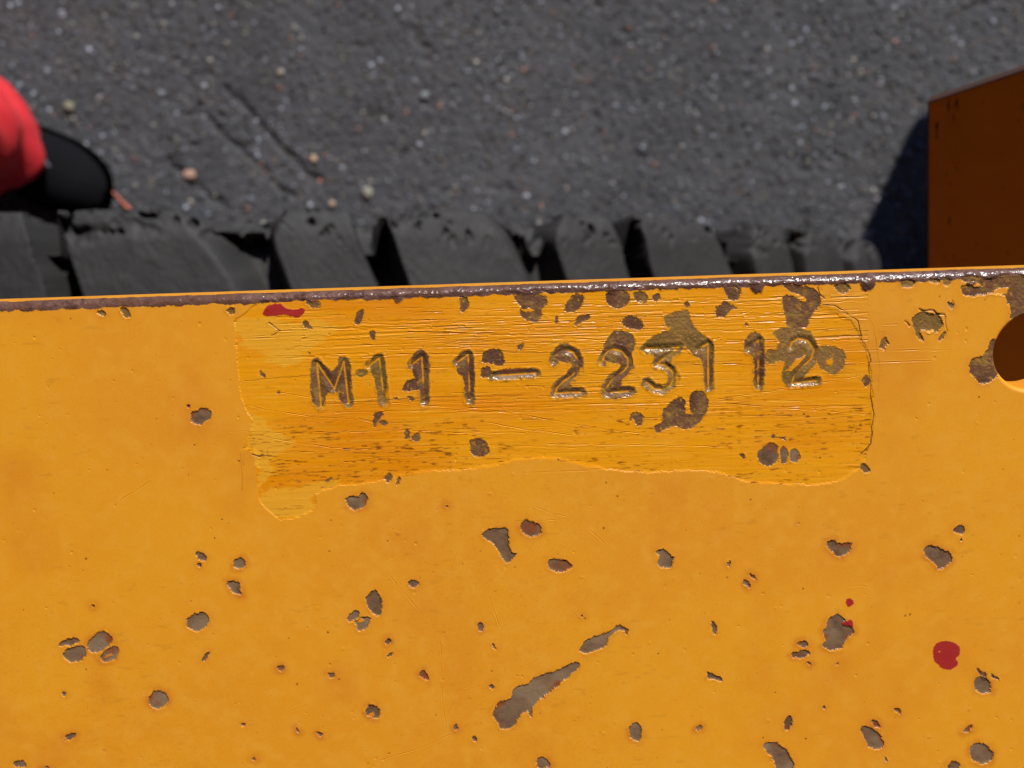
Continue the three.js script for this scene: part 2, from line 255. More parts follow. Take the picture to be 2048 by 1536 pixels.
for (const l of ['b 1545,180 1640,155 1780,170 1785,230 1750,262 1755,330 1690,350 1640,335 1590,290 1610,235', 'c 190,215 210,160 250,135 300,145 290,190 250,235 205,238', 'c 240,310 256,265 320,238 332,262 322,283 285,288 250,318', 'c 132,268 150,256 158,294 140,298', 'c 418,135 470,105 540,118 552,175 515,212 465,216 425,190', 'c 565,120 640,116 656,160 632,190 592,176', 'c 675,142 712,130 726,155 698,182', 'c 1070,88 1165,92 1172,140 1140,175 1098,166 1082,140', 'c 1016,236 1050,190 1092,178 1150,215 1115,222 1085,256 1040,268', 'c 862,172 884,180 888,212 855,212', 'c 500,290 530,258 592,258 636,300 628,336 570,328 515,312', 'c 1395,80 1430,75 1560,100 1608,132 1608,195 1545,262 1540,312 1480,328 1415,312 1410,230 1392,182 1402,138 1462,146 1520,180 1540,165 1480,132 1440,120',
  'c 685,905 690,862 742,842 725,790 770,742 830,702 858,728 862,770 880,770 880,690 930,665 985,700 992,770 950,832 905,872 850,882 790,862 740,882 712,910', 'c 545,815 578,785 628,800 622,862 592,866 572,822 555,838', 'c 1160,1020 1180,1010 1196,1038 1175,1052', 'c 1834,602 1860,573 1886,610 1866,652 1840,632', 'c 1825,1088 1850,1073 1888,1106 1864,1126 1836,1112', 'c 1826,1012 1842,1010 1838,1026', 'c 1940,410 1968,368 1980,405 1950,438',
  'b 1192,180 1250,178 1262,230 1235,285 1195,280 1205,235', 'b 495,330 520,268 562,262 552,330 530,368 500,362', 'b 590,420 636,405 640,465 615,468', 'b 150,345 178,340 222,392 150,385', 'b 155,205 268,210 265,255 205,262', 'b 1575,500 1628,488 1620,530 1590,545', 'b 1340,600 1365,545 1420,525 1480,545 1505,600 1495,640 1440,640 1345,618', 'b 1335,655 1400,645 1415,715 1345,720', 'b 752,860 776,842 792,862 770,872', 'b 850,850 880,838 905,870 875,885', 'b 812,815 825,770 870,725 940,740 945,800 880,812', 'b 620,960 690,945 690,975 650,1000 640,1050 622,1045', 'b 640,1010 720,1005 722,1040 690,1035', 'b 832,1080 855,1060 872,1085 868,1130 835,1132', 'b 880,1110 915,1085 935,1110 922,1150 885,1140', 'b 1265,1135 1300,1125 1350,1130 1398,1180 1395,1225 1340,1252 1285,1245 1268,1205 1275,1170', 'b 695,1380 735,1352 752,1370 740,1410 712,1424', 'b 780,1395 805,1385 795,1430 772,1440', 'b 300,1410 330,1385 350,1392 312,1425', 'k 308,770 345,800 362,845 312,830', 'b 185,552 205,552 198,572', 'k 478,990 500,975 520,1000 490,1012']) chip(pts(l), P0);
for (const l of ['c 1255,1012 1310,970 1345,955 1372,975 1376,1060 1310,1090 1265,1062', 'c 1385,985 1412,965 1430,1020 1420,1076 1390,1072', 'c 1436,1002 1465,985 1506,1040 1472,1078 1440,1052', 'c 1335,922 1360,915 1356,942', 'c 1395,926 1420,922 1412,952', 'c 1186,298 1206,294 1202,312 1188,312']) chip(pts(l), { ...P0, t: 0.6 });
// the stamped characters: brown band round every stroke, then the V groove
const glyphs = [
  ['letter M', 'b 245,622 272,905', 'b 248,625 362,792', 'b 362,792 425,612', 'b 425,612 457,892'],
  ['digit 1', 'b 598,638 630,612 660,588', 'b 661,588 697,882'], ['digit 1', 'b 880,632 945,582', 'b 945,582 966,880'], ['digit 1', 'b 1188,614 1255,566', 'b 1256,566 1267,868'],
  ['dash', 'b 1425,708 1708,690'],
  ['digit 2', 'c 132,505 140,475 165,450 200,444 240,458 268,500 266,545 235,585 185,618 150,655 140,684', 'c 140,684 285,677'],
  ['digit 2', 'c 402,508 412,475 435,450 468,440 510,452 541,490 546,530 515,565 460,602 430,645 421,682', 'c 421,682 562,672'],
  ['digit 3', 'c 642,438 825,428', 'c 825,428 705,520', 'c 705,520 750,528 785,558 800,595 780,640 738,664 690,658 648,622'],
  ['digit 1', 'c 930,442 988,408', 'c 988,408 990,650'], ['digit 1', 'c 1213,434 1268,390', 'c 1268,390 1266,640'],
  ['digit 2', 'c 1445,425 1455,400 1490,380 1540,390 1575,440 1562,490 1505,542 1465,590 1452,628', 'c 1452,628 1588,614'],
];
const idGlyph = glyphs.map(([what]) => newPiece('stamped_character', 'stamped ' + what));
const blobs = [['b 200,640 245,600 300,640 350,690 400,620 430,590 480,640 470,880 440,905 400,880 385,820 360,800 310,830 290,910 250,925 205,880', 0], ['b 500,690 530,660 600,680 575,700 540,725', 1], ['b 590,660 620,590 660,560 705,590 700,880 650,885 640,740', 1], ['b 870,640 895,545 950,530 1000,580 995,880 940,885 920,760', 2], ['b 1170,620 1200,545 1250,540 1300,570 1295,860 1240,870 1225,720 1185,690', 3], ['b 1415,680 1560,650 1720,668 1715,705 1560,728 1420,735', 4],
  ['c 120,480 150,415 220,405 290,460 285,560 200,640 280,650 285,690 190,712 130,700 125,650 215,560 235,520 170,510', 5], ['c 390,475 420,390 480,325 578,362 585,430 560,470 575,540 490,640 570,650 575,690 480,718 405,700 400,650 480,570 500,520 420,508', 6], ['c 635,430 640,395 720,345 790,330 742,300 745,255 810,225 885,222 888,280 930,340 975,370 1012,400 1015,462 960,505 885,462 868,425 830,420 740,500 800,540 810,620 760,680 690,680 640,630 640,605 700,640 750,650 770,600 740,545 675,535 690,480', 7], ['c 870,415 920,395 1000,392 1016,430 1015,655 965,655 960,510 885,465', 8], ['c 1185,400 1215,350 1255,340 1300,380 1300,560 1290,640 1245,648 1240,480 1190,460', 9],
  ['c 1335,345 1420,312 1540,330 1590,400 1590,520 1500,600 1590,590 1595,630 1480,642 1400,630 1395,560 1420,500 1320,522 1295,500 1305,452 1375,440 1378,385', 10], ['c 1590,425 1680,420 1748,455 1742,535 1690,582 1640,572 1590,520', 10]];
for (const [l, g] of blobs) chip(pts(l), { t: 0.12 + 0.22 * (g % 3 === 1) + (g === 4 ? 0.3 : 0), depth: 0.16, rough: 1.1, soft: 0.2, id: idGlyph[g] });
glyphs.forEach(([, ...strokes], g) => {
  const ls = strokes.map(pts);
  for (const l of ls) over(l, 2.6 * MM, (k, u, v) => {
    const [jx, jy] = jit(u, v, 0.5), d = segDist(u + jx, v + jy, l);
    let band = 1 - sstep(0.9 * MM, 1.4 * MM, d + (fbm(u * 1500, v * 1500, 2) - 0.5) * 0.9 * MM); band *= sstep(0.22, 0.42, fbm(u * 420 + g * 7, v * 420, 3)); if (band > rust[k]) { rust[k] = band; tone[k] = 0.3 + 0.15 * (g % 2); } if (band > 0.5) piece[k] = idGlyph[g];
  });
  const all = ls.flat();
  over(all, 2.6 * MM, (k, u, v) => {
    let d = 1e9; for (const l of ls) d = Math.min(d, segDist(u, v, l));
    if (d > 2.4 * MM) return;
    const w = 1.02 * MM, dd = Math.min(d, w), vee = (1 - dd / w);
    Hh[k] -= 0.38 * MM * Math.min(vee * 1.05, 0.98 + 0.02 * vee) * (g === 1 || g === 0 ? 0.85 : 1);
    Hh[k] += 0.06 * MM * Math.exp(-(((d - 1.3 * MM) / (0.26 * MM)) ** 2));
    rust[k] *= 1 - 0.85 * (1 - sstep(0.1 * MM, 0.3 * MM, d + (fbm(u * 1300, v * 1300, 2) - 0.5) * 0.25 * MM)) * sstep(0.3, 0.5, fbm(u * 300 + g, v * 300, 2));   // old paint left in the bottom of the groove
  });
});
// flecks of paint left in the grooves and rust
// 4. chips outside the patch
const Q = (s, o) => chip(pts(s), { t: 0.7, depth: 0.26, rough: 1.25, ...o });
for (const s of ['e 1110,185 1115,135 1160,122 1190,106 1236,125 1226,172 1176,206 1122,192', 'e 1145,945 1182,957 1216,986 1190,1006 1152,986', 'e 1150,1012 1178,1015 1165,1046', 'e 1362,1037 1376,990 1422,985 1436,1030 1396,1050', 'e 1085,95 1110,90 1108,115', 'f 1085,270 1112,240 1182,214 1223,240 1216,292 1160,336 1106,316', 'f 340,408 375,378 450,364 466,385 430,410 350,420', 'f 368,465 398,428 440,415 495,420 508,470 462,506 410,512 380,492', 'f 508,410 545,352 598,330 640,342 656,392 612,430 572,460 515,446', 'f 580,492 610,445 688,402 692,480 640,513 600,506', 'f 862,732 890,685 930,674 982,700 984,752 930,786 890,780', 'f 1328,45 1350,38 1398,45 1405,90 1416,125 1372,112 1338,82', 'f 1178,505 1208,445 1225,450 1212,490 1188,516', 'f 1614,546 1640,525 1666,545 1640,566', 'f 1922,570 1958,574 1956,602 1924,602', 'f 375,938 448,928 440,956 402,976', 'f 75,1095 130,1080 152,1112 140,1129 82,1126', 'f 1405,872 1445,864 1430,892', 'f 1732,890 1756,926 1736,915', 'f 1845,912 1896,936 1870,952', 'f 360,690 392,690 380,716', 'f 1470,1078 1498,1065 1495,1090', 'f 530,175 555,172 548,190', 'f 240,1126 280,1120 290,1140',
  'p 690,1000 700,992 715,994 728,986 738,995 730,1012 712,1021 697,1014', 'g 972,216 1030,178 1088,186 1112,172 1142,200 1146,300 1166,342 1198,338 1166,382 1140,410 1104,380 1070,312 1050,276 985,250', 'g 1213,165 1240,122 1302,146 1340,160 1356,190 1348,218 1300,236 1240,216 1220,192', 'g 1385,396 1420,380 1500,384 1562,430 1500,460 1460,467 1410,446', 'g 494,540 530,508 582,546 530,567', 'g 222,636 260,585 300,577 340,660 312,752 250,712', 'g 105,748 170,700 191,730 150,772 120,786', 'g 150,778 200,750 266,755 240,820 190,839 160,802', 'g 943,795 980,788 989,830 955,840', 'g 350,916 375,885 391,900 366,932', 'g 1035,920 1050,918 1067,956 1050,957', 'g 1600,745 1612,735 1622,745 1608,752', 'g 735,30 760,38 750,48',
  'h 948,562 980,490 1030,468 1062,464 1076,405 1110,385 1150,380 1200,335 1330,300 1400,262 1432,244 1466,260 1445,290 1400,330 1300,412 1200,492 1180,520 1188,575 1160,545 1150,525 1112,560 1082,622 1030,642 992,640 975,590', 'h 1452,176 1500,115 1570,90 1640,70 1680,32 1722,34 1752,72 1736,88 1715,60 1672,70 1622,110 1612,160 1540,186 1490,206', 'h 518,320 545,288 572,320 580,358 545,346', 'h 198,530 240,488 290,515 292,562 256,586 215,560', 'h 720,626 745,608 752,640 730,652', 'h 830,690 850,678 868,712 845,717', 'h 1752,650 1770,598 1810,610 1828,660 1812,717 1760,690', 'h 1203,815 1260,803 1302,866 1215,872', 'h 332,212 360,188 372,200 345,222', 'h 318,140 340,104 356,115 336,147', 'h -2,308 26,308 26,338 0,338', 'h 930,382 955,374 958,402 935,402',
  'i 963,238 1000,217 1030,246 1110,230 1100,272 1060,306 1020,307 980,272', 'i 1498,278 1525,240 1600,270 1640,290 1657,326 1620,360 1582,388 1560,350 1510,312', 'i 1653,172 1680,138 1720,143 1727,187 1690,187', 'i 28,282 75,264 110,298 132,320 122,367 70,372 38,350 55,306', 'i 508,440 530,438 557,472 545,482 515,466', 'i 545,398 584,425 576,437 550,420', 'i 328,664 350,670 370,720 360,744 335,702', 'i 420,346 442,338 430,368', 'i 1690,210 1708,208 1702,230', 'i 810,128 820,130 815,138',
  'j 942,152 962,100 945,60 965,50 972,0 1000,-25 1040,-30 1075,10 1112,50 1120,72 1072,110 1050,156 1000,168', 'j 798,126 860,113 867,146 820,147', 'j 768,186 830,163 884,185 830,210 790,206', 'j 848,230 884,236 870,250', 'j 308,322 315,283 350,300 385,308 403,340 350,326', 'j 733,560 765,513 780,560 760,608 740,602', 'j 622,680 690,668 752,720 787,790 790,830 690,830 680,770 630,712', 'j 1152,592 1195,583 1262,625 1283,692 1250,712 1190,692 1170,642', 'j 1203,550 1240,553 1263,592 1220,582', 'j 1278,738 1303,772 1290,778', 'j 1318,492 1365,488 1378,528', 'j 1752,692 1790,676 1852,690 1884,742 1862,782 1800,788 1756,762', 'j 1622,802 1660,768 1698,785 1690,826 1630,820', 'j 1703,616 1760,573 1767,595 1730,622', 'j 1778,372 1775,320 1830,313 1868,350 1868,402 1800,402', 'j 1783,258 1852,310 1840,322 1790,290', 'j 1868,290 1930,334 1880,327', 'j 248,592 285,573 282,600 255,610', 'j 938,476 960,474 956,492', 'j 1015,240 1040,230 1035,252', 'd 1448,740 1492,762 1482,812 1455,782']) Q(s, { halo: rnd() < 0.5 ? 0.8 : 0.3 });
for (const s of ['d 1180,880 1225,830 1260,818 1310,822 1398,850 1412,922 1362,978 1340,960 1300,975 1280,950 1240,960 1262,1010 1275,1045 1225,1010 1200,952', 'd 1382,1010 1430,960 1436,985 1395,1032 1370,1030', 'd 945,1082 980,1008 1012,1042 980,1102', 'd 1290,575 1380,573 1392,606 1330,608', 'd 1400,570 1482,580 1462,626 1430,632', 'd 1098,590 1180,583 1213,605 1170,642 1098,636', 'd 603,622 680,603 742,640 702,692 650,672', 'a 560,712 600,700 622,735 590,738', 'a 698,690 745,688 768,735 740,755 710,720', 'a 1318,705 1365,688 1375,720 1340,735']) Q(s, { t: 0.4, depth: 0.24, rough: 1, halo: 0.25 });
Q('d 1532,552 1700,562 1722,586 1850,545 2040,540 2040,842 1962,852 1900,882 1912,822 1880,732 1868,692 1762,682 1640,706 1570,702 1538,632 1602,622 1660,640 1720,625 1640,600 1560,600', { t: 0.05, depth: 0.24, halo: 0.3 });
Q('d 1768,1012 1830,1030 1830,1275 1772,1332 1702,1352 1640,1312 1600,1222 1622,1160 1700,1150 1730,1120', { t: 0.1, depth: 0.24, halo: 0.3 });
// paint flakes still standing inside big chips
for (const s of ['c 858,755 880,765 895,800 860,800', 'c 1410,560 1470,500 1530,470 1500,520 1450,560', 'c 1640,500 1680,490 1675,530 1645,530', 'b 1600,270 1680,255 1700,268 1640,285', 'd 1780,660 1900,640 1880,690 1800,690', 'f 620,470 650,460 660,478 610,486', 'g 150,772 200,755 215,780 160,790', 'h 220,555 250,545 260,575 225,570', 'd 1290,955 1330,950 1350,970 1300,985']) over(pts(s), MM, (k, u, v) => { const [jx, jy] = jit(u, v), sd = polySD(u + jx, v + jy, flakes(s)), a = 1 - sstep(-0.1 * MM, 0.1 * MM, sd); rust[k] *= 1 - a; Hh[k] += 0.1 * MM * a; });
function flakes(s) { return (flakes.m ??= new Map()).get(s) ?? (flakes.m.set(s, pts(s)), flakes.m.get(s)); }
// red paint marks
for (const s of ['a 1533,712 1558,682 1570,672 1640,664 1655,682 1722,702 1745,698 1755,686 1783,690 1780,716 1745,752 1712,736 1640,730 1550,740', 'j 1553,142 1600,113 1660,120 1697,150 1697,188 1670,210 1692,240 1650,274 1600,266 1560,232 1546,182', 'i 1068,546 1100,538 1120,570 1085,592', 'j 1048,15 1108,-10 1112,45 1085,40 1060,30']) { const l = soften(pts(s)), me = newPiece('red_paint_mark', 'small dark red paint mark'); over(l, MM, (k, u, v) => { const [jx, jy] = jit(u, v, 0.8), a = (1 - sstep(-0.08 * MM, 0.08 * MM, polySD(u + jx, v + jy, l))) * (s[0] === 'j' && noise(u * 900, v * 900 + 4) > 0.87 ? 0 : 1); redm[k] = Math.max(redm[k], a); if (a > 0.5) { piece[k] = me; rust[k] *= 1 - a; Hh[k] = Math.max(Hh[k], -0.05 * MM); } }); }
// specks, dings
for (let s = 0; s < 520; s++) {
  const cu = -0.127 + 0.254 * rnd(), cv = -0.118 + 0.116 * rnd(), r = (0.08 + 0.2 * Math.pow(rnd(), 3)) * MM, kind = rnd();
  over([[cu, cv]], r * 4, (k, u, v) => { const d = Math.hypot(u - cu, (v - cv) * (0.7 + 0.6 * hash(s, 3))) + (noise(u * 5000, v * 5000) - 0.5) * r; const a = 1 - sstep(r * 0.6, r * 1.3, d); if (kind < 0.55) { if (kind < 0.3) dark[k] = Math.max(dark[k], a * 0.8); else stain[k] = Math.max(stain[k], a * 0.6); } Hh[k] -= (kind < 0.3 ? 0.03 : 0.1) * MM * a; });
}
for (let s = 0; s < 110; s++) {      // shallow dents and half-lifted blisters in the paint
  const cu = -0.127 + 0.254 * rnd(), cv = -0.118 + 0.114 * rnd(), r = (0.25 + 0.45 * rnd() * rnd()) * MM, sg = rnd() < 0.55 ? -1 : 1, st = 0.6 + 0.8 * rnd();
  over([[cu, cv]], r * 3, (k, u, v) => { const d = Math.hypot((u - cu) * st, v - cv) + (fbm(u * 2500, v * 2500, 2) - 0.5) * r * 0.9, a = 1 - sstep(r * 0.3, r * 1.1, d); Hh[k] += sg * 0.055 * MM * a; if (s % 4 === 0) stain[k] = Math.max(stain[k], a * 0.45); });
}
// 5. the rusty rounded edge with its beads of metal
const beads = [[795, 592, 11, 0.3], [1228, 578, 12, 0.25], [1514, 571, 15, 0.4], [1735, 565, 15, 0.38], [1942, 552, 15, 0.4], [1990, 552, 10, 0.2], [620, 600, 8, 0.15]].map(([x, y, r, h]) => { const [u, v] = toUV(x, y); return [u, v, r * PXM, h * MM]; });
for (let j = 0; j < TH; j++) for (let i = 0; i < TW; i++) {
  const v = v0 + j * TX; if (v < -3.4 * MM) continue;
  const u = u0 + i * TX, k = j * TW + i;
  const low = -0.2 * MM + (fbm(u * 700, v * 700 + 5, 3) - 0.5) * 0.9 * MM - 0.25 * MM * noise(u * 90, 3.3) + 0.12 * MM * noise(u * 4000, 1), high = ARC * 0.94 + (fbm(u * 500 + 31, 8.2, 3) - 0.5) * 0.9 * MM;
  let a = sstep(low - 0.08 * MM, low + 0.08 * MM, v) * (1 - sstep(high - 0.1 * MM, high + 0.1 * MM, v));
  for (const [bu, bv, r, h] of beads) { const d = Math.hypot(u - bu, (v - bv) * 0.85) + (noise(u * 1800, v * 1800) - 0.5) * 0.5 * MM, q = 1 - sstep(r * 0.75, r * 1.15, d); a = Math.max(a, q); Hh[k] += h * q * (0.7 + 0.5 * noise(u * 1200, v * 1200)) * clamp(1.2 - d / r); }
  if (a > rust[k]) { rust[k] = a; tone[k] = 0; }
  if (v > 0) Hh[k] = Math.max(Hh[k], -0.2 * MM) * 0.8;
  Hh[k] += a * ((fbm(u * 330, v * 800, 2) - 0.5) * 0.26 + (fbm(u * 1300, v * 1900, 2) - 0.5) * 0.09) * MM;
  if (a > 0.5 && v > -0.8 * MM) piece[k] = idEdge; else if (v > ARC * 0.6) piece[k] = idEdge;
}
// 6. fine relief everywhere
for (let j = 0; j < TH; j++) for (let i = 0; i < TW; i++) {
  const k = j * TW + i, u = u0 + i * TX, v = v0 + j * TX, r = rust[k];
  let h = (fbm(u * 60, v * 60, 2) - 0.5) * 0.09 + (noise(u * 500, v * 500) - 0.5) * 0.006;
  if (r > 0.02) h += r * ((fbm(u * 2100, v * 2700, 2) - 0.5) * (tone[k] < 0.5 ? 0.17 : 0.06) + (fbm(u * 350, v * 350, 2) - 0.5) * 0.06);
  const p = patch[k] * (1 - r);
  if (p > 0.02) h += p * ((fbm(u * 120, v * 2600, 2) - 0.5) * 0.05 + (noise(u * 900, v * 2600) - 0.5) * 0.012);
  Hh[k] += h * MM;
}

// hole through the plate
const [hu, hv] = toUV(2067, 703), HR = 77 * PXM, HF = 1.0 * MM;
const GX = TW / 2, GY = TH / 2, gp = new Float64Array(GX * GY * 3), inside = new Uint8Array(GX * GY);
const surf = (u, v, h) => {       // plate profile: flat face, rounded edge, edge face
  let y = v, z = h;
  if (v > 0) { const a = Math.min(v / FIL, Math.PI / 2), s = Math.sin(a), c = Math.cos(a), rest = Math.max(0, v - ARC); y = s * (FIL + h); z = -FIL + c * (FIL + h) - rest; }
  return [po.x + ex.x * u + ey.x * y + pn.x * z, po.y + ex.y * u + ey.y * y + pn.y * z, po.z + ex.z * u + ey.z * y + pn.z * z];
};
for (let j = 0; j < GY; j++) for (let i = 0; i < GX; i++) {
  const k = (2 * j) * TW + 2 * i; let u = u0 + 2 * i * TX, v = v0 + 2 * j * TX, h = Hh[k];
  const dx = u - hu, dy = v - hv, d = Math.hypot(dx, dy);
  if (d < HR + HF) { const e = Math.max(d - HR, 0); h = h * sstep(0, HF, e) - (HF - Math.sqrt(Math.max(HF * HF - (HF - e) ** 2, 0))); if (d < HR) { inside[j * GX + i] = 1; if (d > HR - 4 * TX) { u = hu + dx / d * HR; v = hv + dy / d * HR; h = -HF; inside[j * GX + i] = 2; } } }
  const p = surf(u, v, h), o = (j * GX + i) * 3; gp[o] = p[0]; gp[o + 1] = p[1]; gp[o + 2] = p[2];
}
const pieces = gridPieces(GX, GY, (i, j) => { const o = (j * GX + i) * 3; return [gp[o], gp[o + 1], gp[o + 2]]; }, (i, j) => [(2 * i + 0.5) / TW, (2 * j + 0.5) / TH], (i, j) => {
  const a = j * GX + i; if (inside[a] === 1 || inside[a + 1] === 1 || inside[a + GX] === 1 || inside[a + GX + 1] === 1) return -1;
  if (inside[a] + inside[a + 1] + inside[a + GX] + inside[a + GX + 1] === 8) return -1;
  return piece[(2 * j + 1) * TW + 2 * i + 1];
});
// colours of paint, rust, dirt, and the painted shade in cracks
const mixc = (c, d, t) => { c[0] += (d[0] - c[0]) * t; c[1] += (d[1] - c[1]) * t; c[2] += (d[2] - c[2]) * t; };
const roughData = new Uint8Array(n2 * 4), resid = new Uint8Array(n2 * 4);
const plateMap = tex(TW, TH, (d, o, i, j) => {
  const k = j * TW + i, u = u0 + i * TX, v = v0 + j * TX, r = rust[k], p = patch[k];
  const m = fbm(u * 35, v * 35, 3) - 0.5, f = fbm(u * 420, v * 420, 2) - 0.5, g = hash(i, j) - 0.5;
  const c = [227, 151, 30];
  mixc(c, [220, 139, 23], clamp(0.35 + m * 1.3)); mixc(c, [228, 156, 48], clamp(f * 1.1 + 0.1));
  if (p > 0) {
    const st = fbm(u * 90, v * 1500, 3), sm = fbm(u * 30 + 7, v * 120, 2), c2 = [230, 149, 11];
    mixc(c2, [220, 130, 3], clamp((sm - 0.4) * 2)); mixc(c2, [230, 158, 34], clamp((st - 0.55) * 2.5));
    mixc(c2, [228, 164, 48], lite[k] * 0.7);
    const dz = fbm(u * 520, v * 2900 + 60, 3), dm = fbm(u * 60 + 3, v * 200 + 9, 2); mixc(c2, [140, 80, 10], clamp((dz - 0.63) * 6) * clamp((dm - 0.38) * 4) * sstep(-0.022, -0.03, v) * 0.8 + clamp((dz - 0.68) * 5) * 0.3);
    mixc(c, c2, p);
  } else { const dz = fbm(u * 300 + 20, v * 900, 3), dm = fbm(u * 40 + 90, v * 40, 2); mixc(c, [140, 88, 30], clamp((dz - 0.7) * 6) * clamp((dm - 0.45) * 5) * 0.14); }
  { const gm = fbm(u * 22 + 60, v * 22, 3), gd = fbm(u * 1500, v * 1700 + 33, 3); mixc(c, [150, 92, 26], clamp((gd - 0.6) * 5) * clamp((gm - 0.42) * 4) * 0.09 * (1 - p)); mixc(c, [204, 116, 22], clamp((fbm(u * 70 + 5, v * 55 + 50, 4) - 0.56) * 3) * 0.35 * (1 - p)); }
  mixc(c, [186, 96, 22], clamp(stain[k]) * 0.6);
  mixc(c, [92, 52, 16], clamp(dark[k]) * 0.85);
  if (r > 0.004) {
    const t = tone[k], a = fbm(u * 700, v * 900, 3), b = fbm(u * 160 + 40, v * 160, 2), q = t < 0.03 ? [110, 78, 66] : t < 0.25 ? [114, 78, 54] : t < 0.5 ? [136, 99, 58] : [118, 88, 62];
    mixc(q, t < 0.03 ? [74, 46, 38] : t < 0.5 ? [146, 112, 54] : [94, 66, 47], clamp((a - 0.4) * 2.2)); mixc(q, t < 0.2 ? [94, 62, 46] : t < 0.5 ? [120, 90, 44] : [134, 108, 80], clamp((b - 0.45) * 3));
    if (t > 0.55) mixc(q, [136, 68, 34], clamp((fbm(u * 300 + 5, v * 300, 2) - 0.6) * 4));
    const fleck = fbm(u * 1300, v * 1500 + 11, 2); if (t >= 0.03 && t < 0.5) mixc(q, [196, 134, 44], clamp((fleck - 0.7) * 6) * 0.7);
    mixc(c, q, r);
  }
  mixc(c, [163, 40, 34], redm[k]);
  d[o] = clamp(c[0] + g * 9, 0, 255); d[o + 1] = clamp(c[1] + g * 8, 0, 255); d[o + 2] = clamp(c[2] + g * 6, 0, 255);
  const rr = lerp(lerp(0.5 + m * 0.2, 0.42 + 0.25 * (fbm(u * 200, v * 900, 2) - 0.5), p), (tone[k] < 0.5 ? 0.29 : 0.5) + 0.3 * (fbm(u * 900, v * 900 + 70, 2) - 0.5), r);
  roughData[o] = roughData[o + 2] = 0; roughData[o + 1] = 255 * clamp(rr); roughData[o + 3] = 255;
  // what the mesh is too coarse for
  const gi = Math.min(i >> 1, GX - 2), gj = Math.min(j >> 1, GY - 2), fx = i / 2 - gi, fy = j / 2 - gj, kk = 2 * gj * TW + 2 * gi;
  const hb = lerp(lerp(Hh[kk], Hh[kk + 2 < n2 ? kk + 2 : kk], fx), lerp(Hh[kk + 2 * TW], Hh[kk + 2 * TW + 2 < n2 ? kk + 2 * TW + 2 : kk], fx), fy);
  resid[o] = resid[o + 1] = resid[o + 2] = 255 * clamp(0.5 + (Hh[k] - hb) / (0.2 * MM)); resid[o + 3] = 255;
}, true);
const dt = (data) => { const t = new THREE.DataTexture(data, TW, TH); t.magFilter = t.minFilter = THREE.LinearFilter; t.needsUpdate = true; return t; };
plateMap.wrapS = plateMap.wrapT = THREE.ClampToEdgeWrapping;
const plateMat = new THREE.MeshStandardMaterial({ map: plateMap, roughnessMap: dt(roughData), roughness: 1, bumpMap: dt(resid), bumpScale: 0.2 * MM });
for (const [id, g] of [...pieces].sort((a, b) => a[0] - b[0])) mesh(pieceName[id][0], g, plateMat, plate, pieceName[id][1]);

// plain yellow paint for the rest of the machine
const paintMap = tex(512, 512, (d, o, x, y) => {
  const w = (f) => { const a = x / 512, b = y / 512; return lerp(lerp(f(x, y), f(x - 512, y), a), lerp(f(x, y - 512), f(x - 512, y - 512), a), b); };
  const m = w((p, q) => fbm(p * 0.02, q * 0.02, 3)) - 0.5, c = [226, 150, 30]; mixc(c, [216, 134, 22], clamp(0.3 + m * 1.4));
  const s = w((p, q) => fbm(p * 0.12 + 8, q * 0.025, 3)); mixc(c, [70, 42, 20], clamp((s - 0.7) * 8));
  d[o] = c[0]; d[o + 1] = c[1]; d[o + 2] = c[2];
}, true);
paintMap.repeat.set(5, 5);
const paintMat = new THREE.MeshStandardMaterial({ map: paintMap, roughness: 0.5 });
const beamMap = paintMap.clone(); beamMap.rotation = Math.PI / 2; beamMap.repeat.set(9, 9); beamMap.needsUpdate = true;
// prism from a polygon lying in a plane (p0, n), given its corners; runs back from the plane by t; uv in metres
function slab(corners, n, t, bevel = 0.0015) {
  const o = corners[0], a = corners[1].clone().sub(o).normalize(), b = new THREE.Vector3().crossVectors(n, a);
  const s = new THREE.Shape(corners.map((p) => { const q = p.clone().sub(o); return new THREE.Vector2(q.dot(a), q.dot(b)); }));
  const g = new THREE.ExtrudeGeometry(s, { depth: t - 2 * bevel, bevelEnabled: true, bevelSize: bevel, bevelThickness: bevel, bevelOffset: -bevel, bevelSegments: 2, curveSegments: 24 });
  g.translate(0, 0, -t + bevel);
  return g.applyMatrix4(new THREE.Matrix4().makeBasis(a, b, n).setPosition(o));
}
const PL = (u, v, d = 0) => po.clone().addScaledVector(ex, u).addScaledVector(ey, v).addScaledVector(pn, d);
